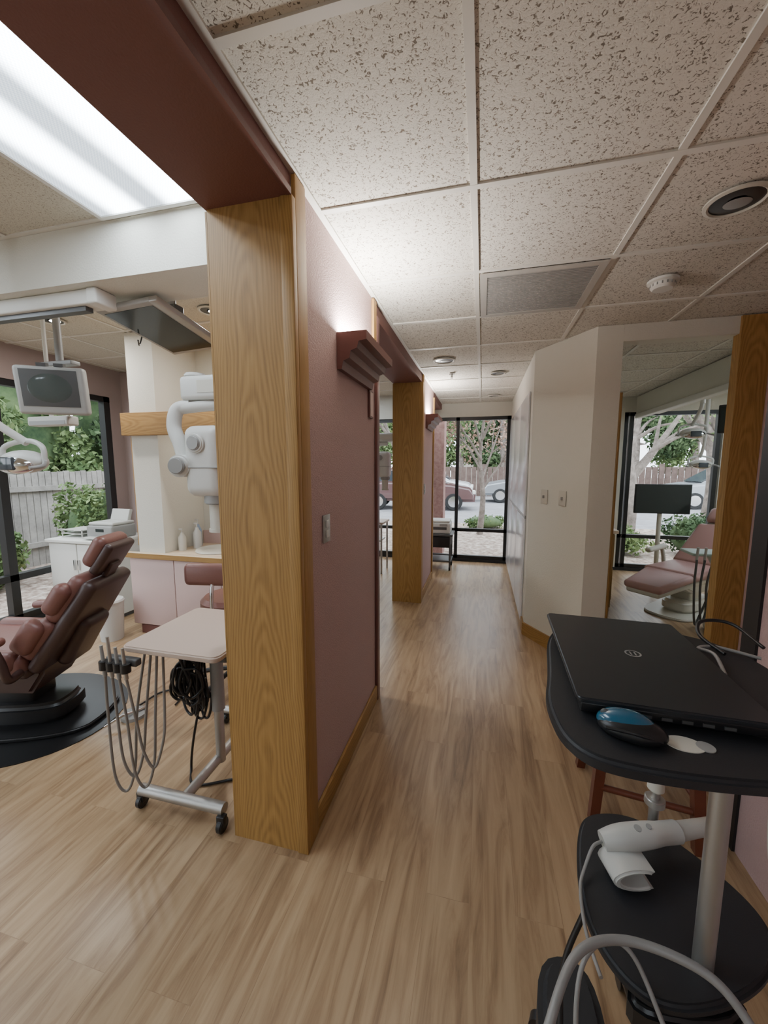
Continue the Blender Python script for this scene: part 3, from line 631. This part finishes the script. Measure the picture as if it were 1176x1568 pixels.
g=G('laptop',(.307,.856,1.091),math.radians(-1.5))
box('base',(-.132,-.188,.004),(.132,.188,.02),BLACK,g,bev=.003)
prism('lid',rrect(-.14,.14,-.195,.195,.012),.0215,.031,LAP,g,bev=.003)
boxes('ports',[((-.10+.028*k,-.1905,.009),(-.085+.028*k,-.1885,.014)) for k in range(7)],DGREY,g)
boxes('feet',[((sx*.12-.01,sy*.17-.01,-.001),(sx*.12+.01,sy*.17+.01,.004)) for sx in (-1,1) for sy in (-1,1)],BLACK,g)
bm=bmesh.new()
for r0,r1 in ((.0118,.0150),):
    A=[bm.verts.new((r0*math.cos(t),r0*math.sin(t),.0314)) for t in [k*math.pi/20 for k in range(40)]]; B=[bm.verts.new((r1*math.cos(t),r1*math.sin(t),.0314)) for t in [k*math.pi/20 for k in range(40)]]
    for k in range(40): bm.faces.new((A[k],A[(k+1)%40],B[(k+1)%40],B[k]))
for x in (-.004,.004): addbox(bm,(x-.0012,-.007,.0311),(x+.0012,.007,.0315))
fin('emblem_ring',bm,GREYP,g)
g=G('computer_mouse',(.233,.631,1.0902),math.radians(-12)); g.scale=(.9,.9,.9)
ell('body',(0,0,.012),(.052,.031,.020),BLACK,g,zmin=-.5); ell('top_shell',(-.008,.006,.015),(.046,.027,.024),BLUE,g,zmin=0); ell('scroll_wheel',(-.040,.004,.028),(.008,.004,.007),DGREY,g); tube('side_curve',[(-.04,-.024,.018),(0,-.029,.022),(.04,-.018,.012)],.003,BLACK,g)
g=G('wrist_rest_sticker',(.302,.628,1.0903)); prism('pad',[(.026*math.cos(a),.018*math.sin(a)) for a in [k*math.pi/16 for k in range(32)]],0,.0012,CREAM,g)
prism('print',[(.027+.012*math.cos(a),.012*math.sin(a)) for a in [k*math.pi/8 for k in range(16)]],.0001,.0015,GREYP,g)
# intraoral scanner
SC=mat('scanner_shell',(.50,.50,.47),.35)
g=G('intraoral_scanner',(.01,-.01,-.022))
tube('body',[(.285,.925,.655),(.33,.935,.665),(.40,.955,.672),(.455,.975,.672)],.025,SC,g,seg=20,rad=lambda t:.017+.011*math.sin(min(1,t*1.2+.12)*math.pi*.8))
tube('head',[(.452,.974,.672),(.50,.99,.677),(.545,1.005,.682)],.02,mat('scanner_head',(.42,.40,.36),.4),g,seg=20,rad=lambda t:.020-.003*t)
cyl('nose_window',(.545,1.005,.682),(.552,1.008,.683),.0165,GREYP,g); cyl('button',(.36,.938,.691),(.36,.937,.696),.008,GREYP,g); cyl('button_2',(.385,.946,.694),(.385,.945,.699),.006,GREYP,g)
prof=[]
for k in range(15):
    a=math.radians(50+260*k/14); prof.append((.042*math.cos(a)*1.3,.026*math.sin(a)))
inner=[(p[0]*.72,p[1]*.66) for p in prof][::-1]
h=G('cradle',(.335,.90,.631),math.radians(15),g)
prism('cradle_band',prof+inner,-.035,.035,SC,h,bev=.004,axis='y')
tube('cable',[(.285,.925,.655),(.262,.91,.65),(.240,.88,.625),(.225,.85,.615),(.215,.80,.62),(.212,.74,.62),(.22,.68,.62)],.0035,GCAB,g)
g=G('power_cable'); tube('loop',[(.08,.50,.50),(.117,.548,.62),(.18,.645,.66),(.266,.69,.66),(.367,.68,.66),(.42,.655,.64),(.45,.62,.58),(.46,.58,.4),(.44,.56,.2)],.0075,GCAB,g,n=12)
tube('loop_inner',[(.20,.56,.30),(.18,.60,.50),(.19,.65,.62),(.24,.70,.635),(.29,.70,.62),(.33,.64,.55)],.004,GCAB,g,n=12)
g=G('usb_cable'); tube('cord',[(.52,.96,1.096),(.50,1.02,1.11),(.52,1.06,1.13),(.58,1.06,1.13),(.60,.98,1.11)],.004,BLACK,g); tube('cord_grey',[(.470,.86,1.097),(.48,.92,1.11),(.475,.97,1.1),(.52,.99,1.098),(.58,.95,1.098)],.0035,GCAB,g)
g=G('wall_cable'); tube('cord',[(.985,1.35,1.0),(.97,1.4,.7),(.965,1.45,.45),(.95,1.42,.25),(.93,1.3,.05),(.85,1.2,.01)],.006,WPLAS,g)
# cherry wooden chair behind the cart
g=G('wooden_stool')
for i,(x,y,tx,ty) in enumerate(((.50,1.68,.54,1.70),(.86,1.62,.82,1.66),(.52,2.0,.57,1.95),(.84,2.0,.80,1.95))):
    bm=bmesh.new(); r=bmesh.ops.create_cube(bm,size=1)
    for v in r['verts']:
        top=v.co.z>0; cx,cy=(tx,ty) if top else (x,y); w=.042 if top else .036
        v.co=Vector((cx+v.co.x*w,cy+v.co.y*w,.66 if top else 0))
    fin('leg_%d'%i,bm,CHERRY,g)
box('seat',(.49,1.62,.66),(.87,2.0,.70),CHERRY,g,bev=.012)
tube('stretcher_front',[(.51,1.68,.16),(.85,1.63,.16)],.013,CHERRY,g,sm=False); tube('stretcher_left',[(.51,1.69,.20),(.53,1.99,.20)],.012,CHERRY,g,sm=False); tube('stretcher_right',[(.85,1.63,.20),(.83,1.99,.20)],.012,CHERRY,g,sm=False); tube('stretcher_cross',[(.52,1.70,.32),(.82,1.97,.12)],.012,CHERRY,g,sm=False)
# ---------------------------------------------------------------- exterior
def grid_plane(nm,x0,x1,y0,y1,z,m):
    return box(nm,(x0,y0,z-.1),(x1,y1,z),m)
grid_plane('ground_mulch',-12,12,6.35,11.2,-.1,MULCH)
grid_plane('ground_mulch',-14,-4.35,-6,6.35,-.1,MULCH)
grid_plane('street',-30,40,11.2,24,-.14,ASPH)
grid_plane('ground_far',-30,40,24,60,-.1,MULCH)
def leaves(nm,blobs,n,m,parent,size=.06):
    bm=bmesh.new()
    for _ in range(n):
        c,r=random.choice(blobs)
        d=Vector([random.gauss(0,1) for _ in range(3)]).normalized()*(random.random()**.4)
        p=Vector(c)+Vector((d.x*r[0],d.y*r[1],d.z*r[2])); s=size*random.uniform(.6,1.4)
        u=Vector([random.gauss(0,1) for _ in range(3)]).normalized(); w=u.cross(Vector([random.gauss(0,1) for _ in range(3)])).normalized()
        vs=[bm.verts.new(p+u*s*a+w*s*.5*b) for a,b in ((-1,0),(0,-1),(1,0),(0,1))]; bm.faces.new(vs)
    me=bpy.data.meshes.new(nm); bm.to_mesh(me); bm.free(); me.materials.append(m); o=bpy.data.objects.new(nm,me); COL.objects.link(o); o.parent=parent; return o
def tree(nm,loc,h,r,m,nl,spread,size=.06,forks=5,leafz=.55):
    g=G(nm,loc); tips=[]
    tube('trunk',[(0,0,-.0),(.05,.0,h*.25),(-.04,.05,h*.5),(.05,0,h*.8)],r,BARK,g,rad=lambda t:r*(1.25-.8*t),seg=12)
    for k in range(forks):
        a=k*2*math.pi/forks+random.random()*.6; z0=h*(.28+.4*k/forks); e=spread*random.uniform(.7,1)
        p1=(e*.45*math.cos(a),e*.45*math.sin(a),z0+h*.18); p2=(e*math.cos(a),e*math.sin(a),z0+h*random.uniform(.25,.45))
        tube('branch_%d'%k,[(0,0,z0),p1,p2],r*.5,BARK,g,rad=lambda t:r*(.55-.42*t),seg=8,n=5); tips.append(p2)
        for j in range(4):
            b=a+random.uniform(-1.2,1.2); q=(p1[0]+e*.6*math.cos(b),p1[1]+e*.6*math.sin(b),p1[2]+h*random.uniform(.02,.3))
            tube('twig_%d_%d'%(k,j),[p1,((p1[0]+q[0])/2,(p1[1]+q[1])/2,(p1[2]+q[2])/2+.1),q],r*.2,BARK,g,rad=lambda t:r*(.22-.17*t),seg=6,n=4); tips.append(q)
    if nl: leaves('foliage',[(t,(spread*.4,spread*.4,spread*.3)) for t in tips],nl,m,g,size)
    return g
tree('street_tree',(-.02,9.4,-.1),3.6,.06,GL3,3400,1.3,.045,6)
tree('street_tree',(-1.9,9.2,-.1),4.0,.09,GL1,2500,1.3,.05,6)
tree('street_tree',(2.95,9.4,-.1),4.2,.22,GL1,600,1.7,.05,7)
tree('street_tree',(4.9,10.0,-.1),4.5,.2,GL3,1500,1.5,.05,7)
for x,y,m_ in ((-7,27,GL1),(-4.2,25.5,GL1),(-1.5,26,GL1),(1.2,25.8,GL2),(4.5,26.5,GL1),(8.5,25.8,GL2),(12,27,GL1),(16,27,GL2)):
    g=G('street_tree',(x,y,-.1)); tube('trunk',[(0,0,0),(.1,0,2),(0,.1,4.5)],.22,BARK,g)
    leaves('foliage',[((random.uniform(-2,2),random.uniform(-.8,1.5),random.uniform(1.8,6.5)),(1.0,1.0,.9)) for _ in range(18)],9000,m_,g,.13)
for x,y,m_ in ((-9.4,-1.0,GL1),(-9.4,1.2,GL2),(-9.4,3.6,GL1),(-9.4,6.2,GL1),(-9.2,8.8,GL2),(-8.4,10.6,GL1)):
    g=G('garden_tree',(x,y,-.1)); tube('trunk',[(0,0,0),(.05,0,1),(0,.05,2.4)],.1,BARK,g)
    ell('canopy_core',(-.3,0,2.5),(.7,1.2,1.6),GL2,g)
    leaves('foliage',[((random.uniform(-.4,.7),random.uniform(-1.3,1.3),random.uniform(.9,4.5)),(.5,.5,.5)) for _ in range(26)],15000,m_,g,.07)
def hedge(nm,c,r,n,m,size=.04):
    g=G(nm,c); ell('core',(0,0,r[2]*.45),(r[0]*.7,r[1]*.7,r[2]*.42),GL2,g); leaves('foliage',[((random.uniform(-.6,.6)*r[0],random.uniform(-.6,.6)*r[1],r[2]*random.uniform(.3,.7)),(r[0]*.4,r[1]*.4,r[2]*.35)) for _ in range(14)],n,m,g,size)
hedge('shrub',(2.2,8.0,-.1),(.8,.5,.6),3200,GL1); hedge('shrub',(3.75,8.0,-.1),(.6,.5,.8),2600,GL2); hedge('shrub',(.1,10.4,-.1),(.6,.4,.35),1300,GL1)
hedge('shrub',(-5.9,4.9,-.1),(.5,.6,1.4),7000,GL1,.04)
hedge('shrub',(-6.1,3.4,-.1),(.4,.6,.9),3500,GL1,.04)
bm=bmesh.new()
for k in range(160): addbox(bm,(-6.95,-4+.1*k,-.1),(-6.93,-4+.1*k+.088,1.40+.01*((k*7)%3)))
for z in (.2,1.1): addbox(bm,(-6.93,-4,z),(-6.88,12,z+.08))
for k in range(8): addbox(bm,(-6.92,-4+2*k,-.1),(-6.82,-3.9+2*k,1.46))
fin('wooden_fence',bm,FENCE,None)
bm=bmesh.new()
for k in range(150): addbox(bm,(-14+.28*k,22,-.14),(-14+.28*k+.25,22.05,1.45))
for k in range(16): addbox(bm,(-14+2.8*k,21.9,-.14),(-13.8+2.8*k,22,1.6))
fin('wooden_fence',bm,FENCED,None)
bm=bmesh.new(); addbox(bm,(-1.05,7.0,-.1),(-.66,7.4,3.2)); 
fin('brick_column',bm,BRICK,None)
def car(nm,loc,rz,m,s=1):
    g=G(nm,loc,rz)
    body=[(-2.2,.35),(-2.25,.75),(-2.05,1.0),(-1.2,1.08),(-.1,1.06),(1.3,.98),(2.0,.85),(2.2,.6),(2.18,.32)]
    prism('body',body,-.88,.88,m,g,bev=.1,axis='y'); 
    prism('cabin',[(-1.95,1.0),(-1.6,1.48),(-.6,1.60),(.3,1.52),(1.15,1.0)],-.76,.76,m,g,bev=.1,axis='y')
    for s_ in (-1,1): prism('side_glass_%d'%(s_+1),[(-1.7,1.06),(-1.45,1.40),(-.6,1.50),(.2,1.44),(.9,1.06)],s_*.765,s_*.775,CARG,g,axis='y')
    prism('windshield',[(.36,1.49),(1.12,1.04),(1.17,1.04),(.40,1.51)],-.66,.66,CARG,g,axis='y')
    for x in (-1.4,1.4):
        for s_ in (-1,1):
            cyl('tyre_%d_%d'%(x*10,s_),(x,s_*.70,.33),(x,s_*.90,.33),.33,TYRE,g,bev=.03); cyl('hub_%d_%d'%(x*10,s_),(x,s_*.90,.33),(x,s_*.912,.33),.2,CHROME,g)
    box('headlight',(2.08,-.8,.6),(2.2,-.5,.75),WHITE,g,bev=.03); box('headlight_2',(2.08,.5,.6),(2.2,.8,.75),WHITE,g,bev=.03)
car('parked_car',(-2.5,15.2,-.14),math.radians(8),CARR); car('parked_car',(-2.6,18.9,-.14),math.radians(0),CARW); car('parked_car',(2.2,19.0,-.14),math.radians(180),CARS); car('parked_car',(9.2,18.0,-.14),math.radians(180),CARS)
g=G('neighbour_house',(5,36,0)); box('walls',(-7,0,-.1),(7,6,3.2),mat('house_paint',(.45,.42,.38),.8),g); prism('roof',[(-7.6,3.2),(0,5.4),(7.6,3.2)],-.5,6.5,mat('shingle',(.16,.14,.13),.9),g,axis='y')
# ---------------------------------------------------------------- interior lights
l=area('undercabinet_light',(-1.95,3.02,1.88),1.1,4,(1,.93,.82),(0,0,0),sy=.3)
# ---------------------------------------------------------------- world
w=bpy.data.worlds.new('overcast_sky'); S.world=w; w.use_nodes=True; n=w.node_tree.nodes; k=w.node_tree.links
bg=n['Background']; bg.inputs[0].default_value=(.84,.92,1,1); bg.inputs[1].default_value=5.4
# ---------------------------------------------------------------- camera
cam=bpy.data.cameras.new('camera'); co=bpy.data.objects.new('camera',cam); COL.objects.link(co)
cam.sensor_fit='VERTICAL'; cam.sensor_height=36; cam.lens=13.78; cam.clip_start=.02; cam.clip_end=200
co.location=(0,0,1.50); co.rotation_euler=(math.radians(90-6.7),0,math.radians(14))
S.camera=co
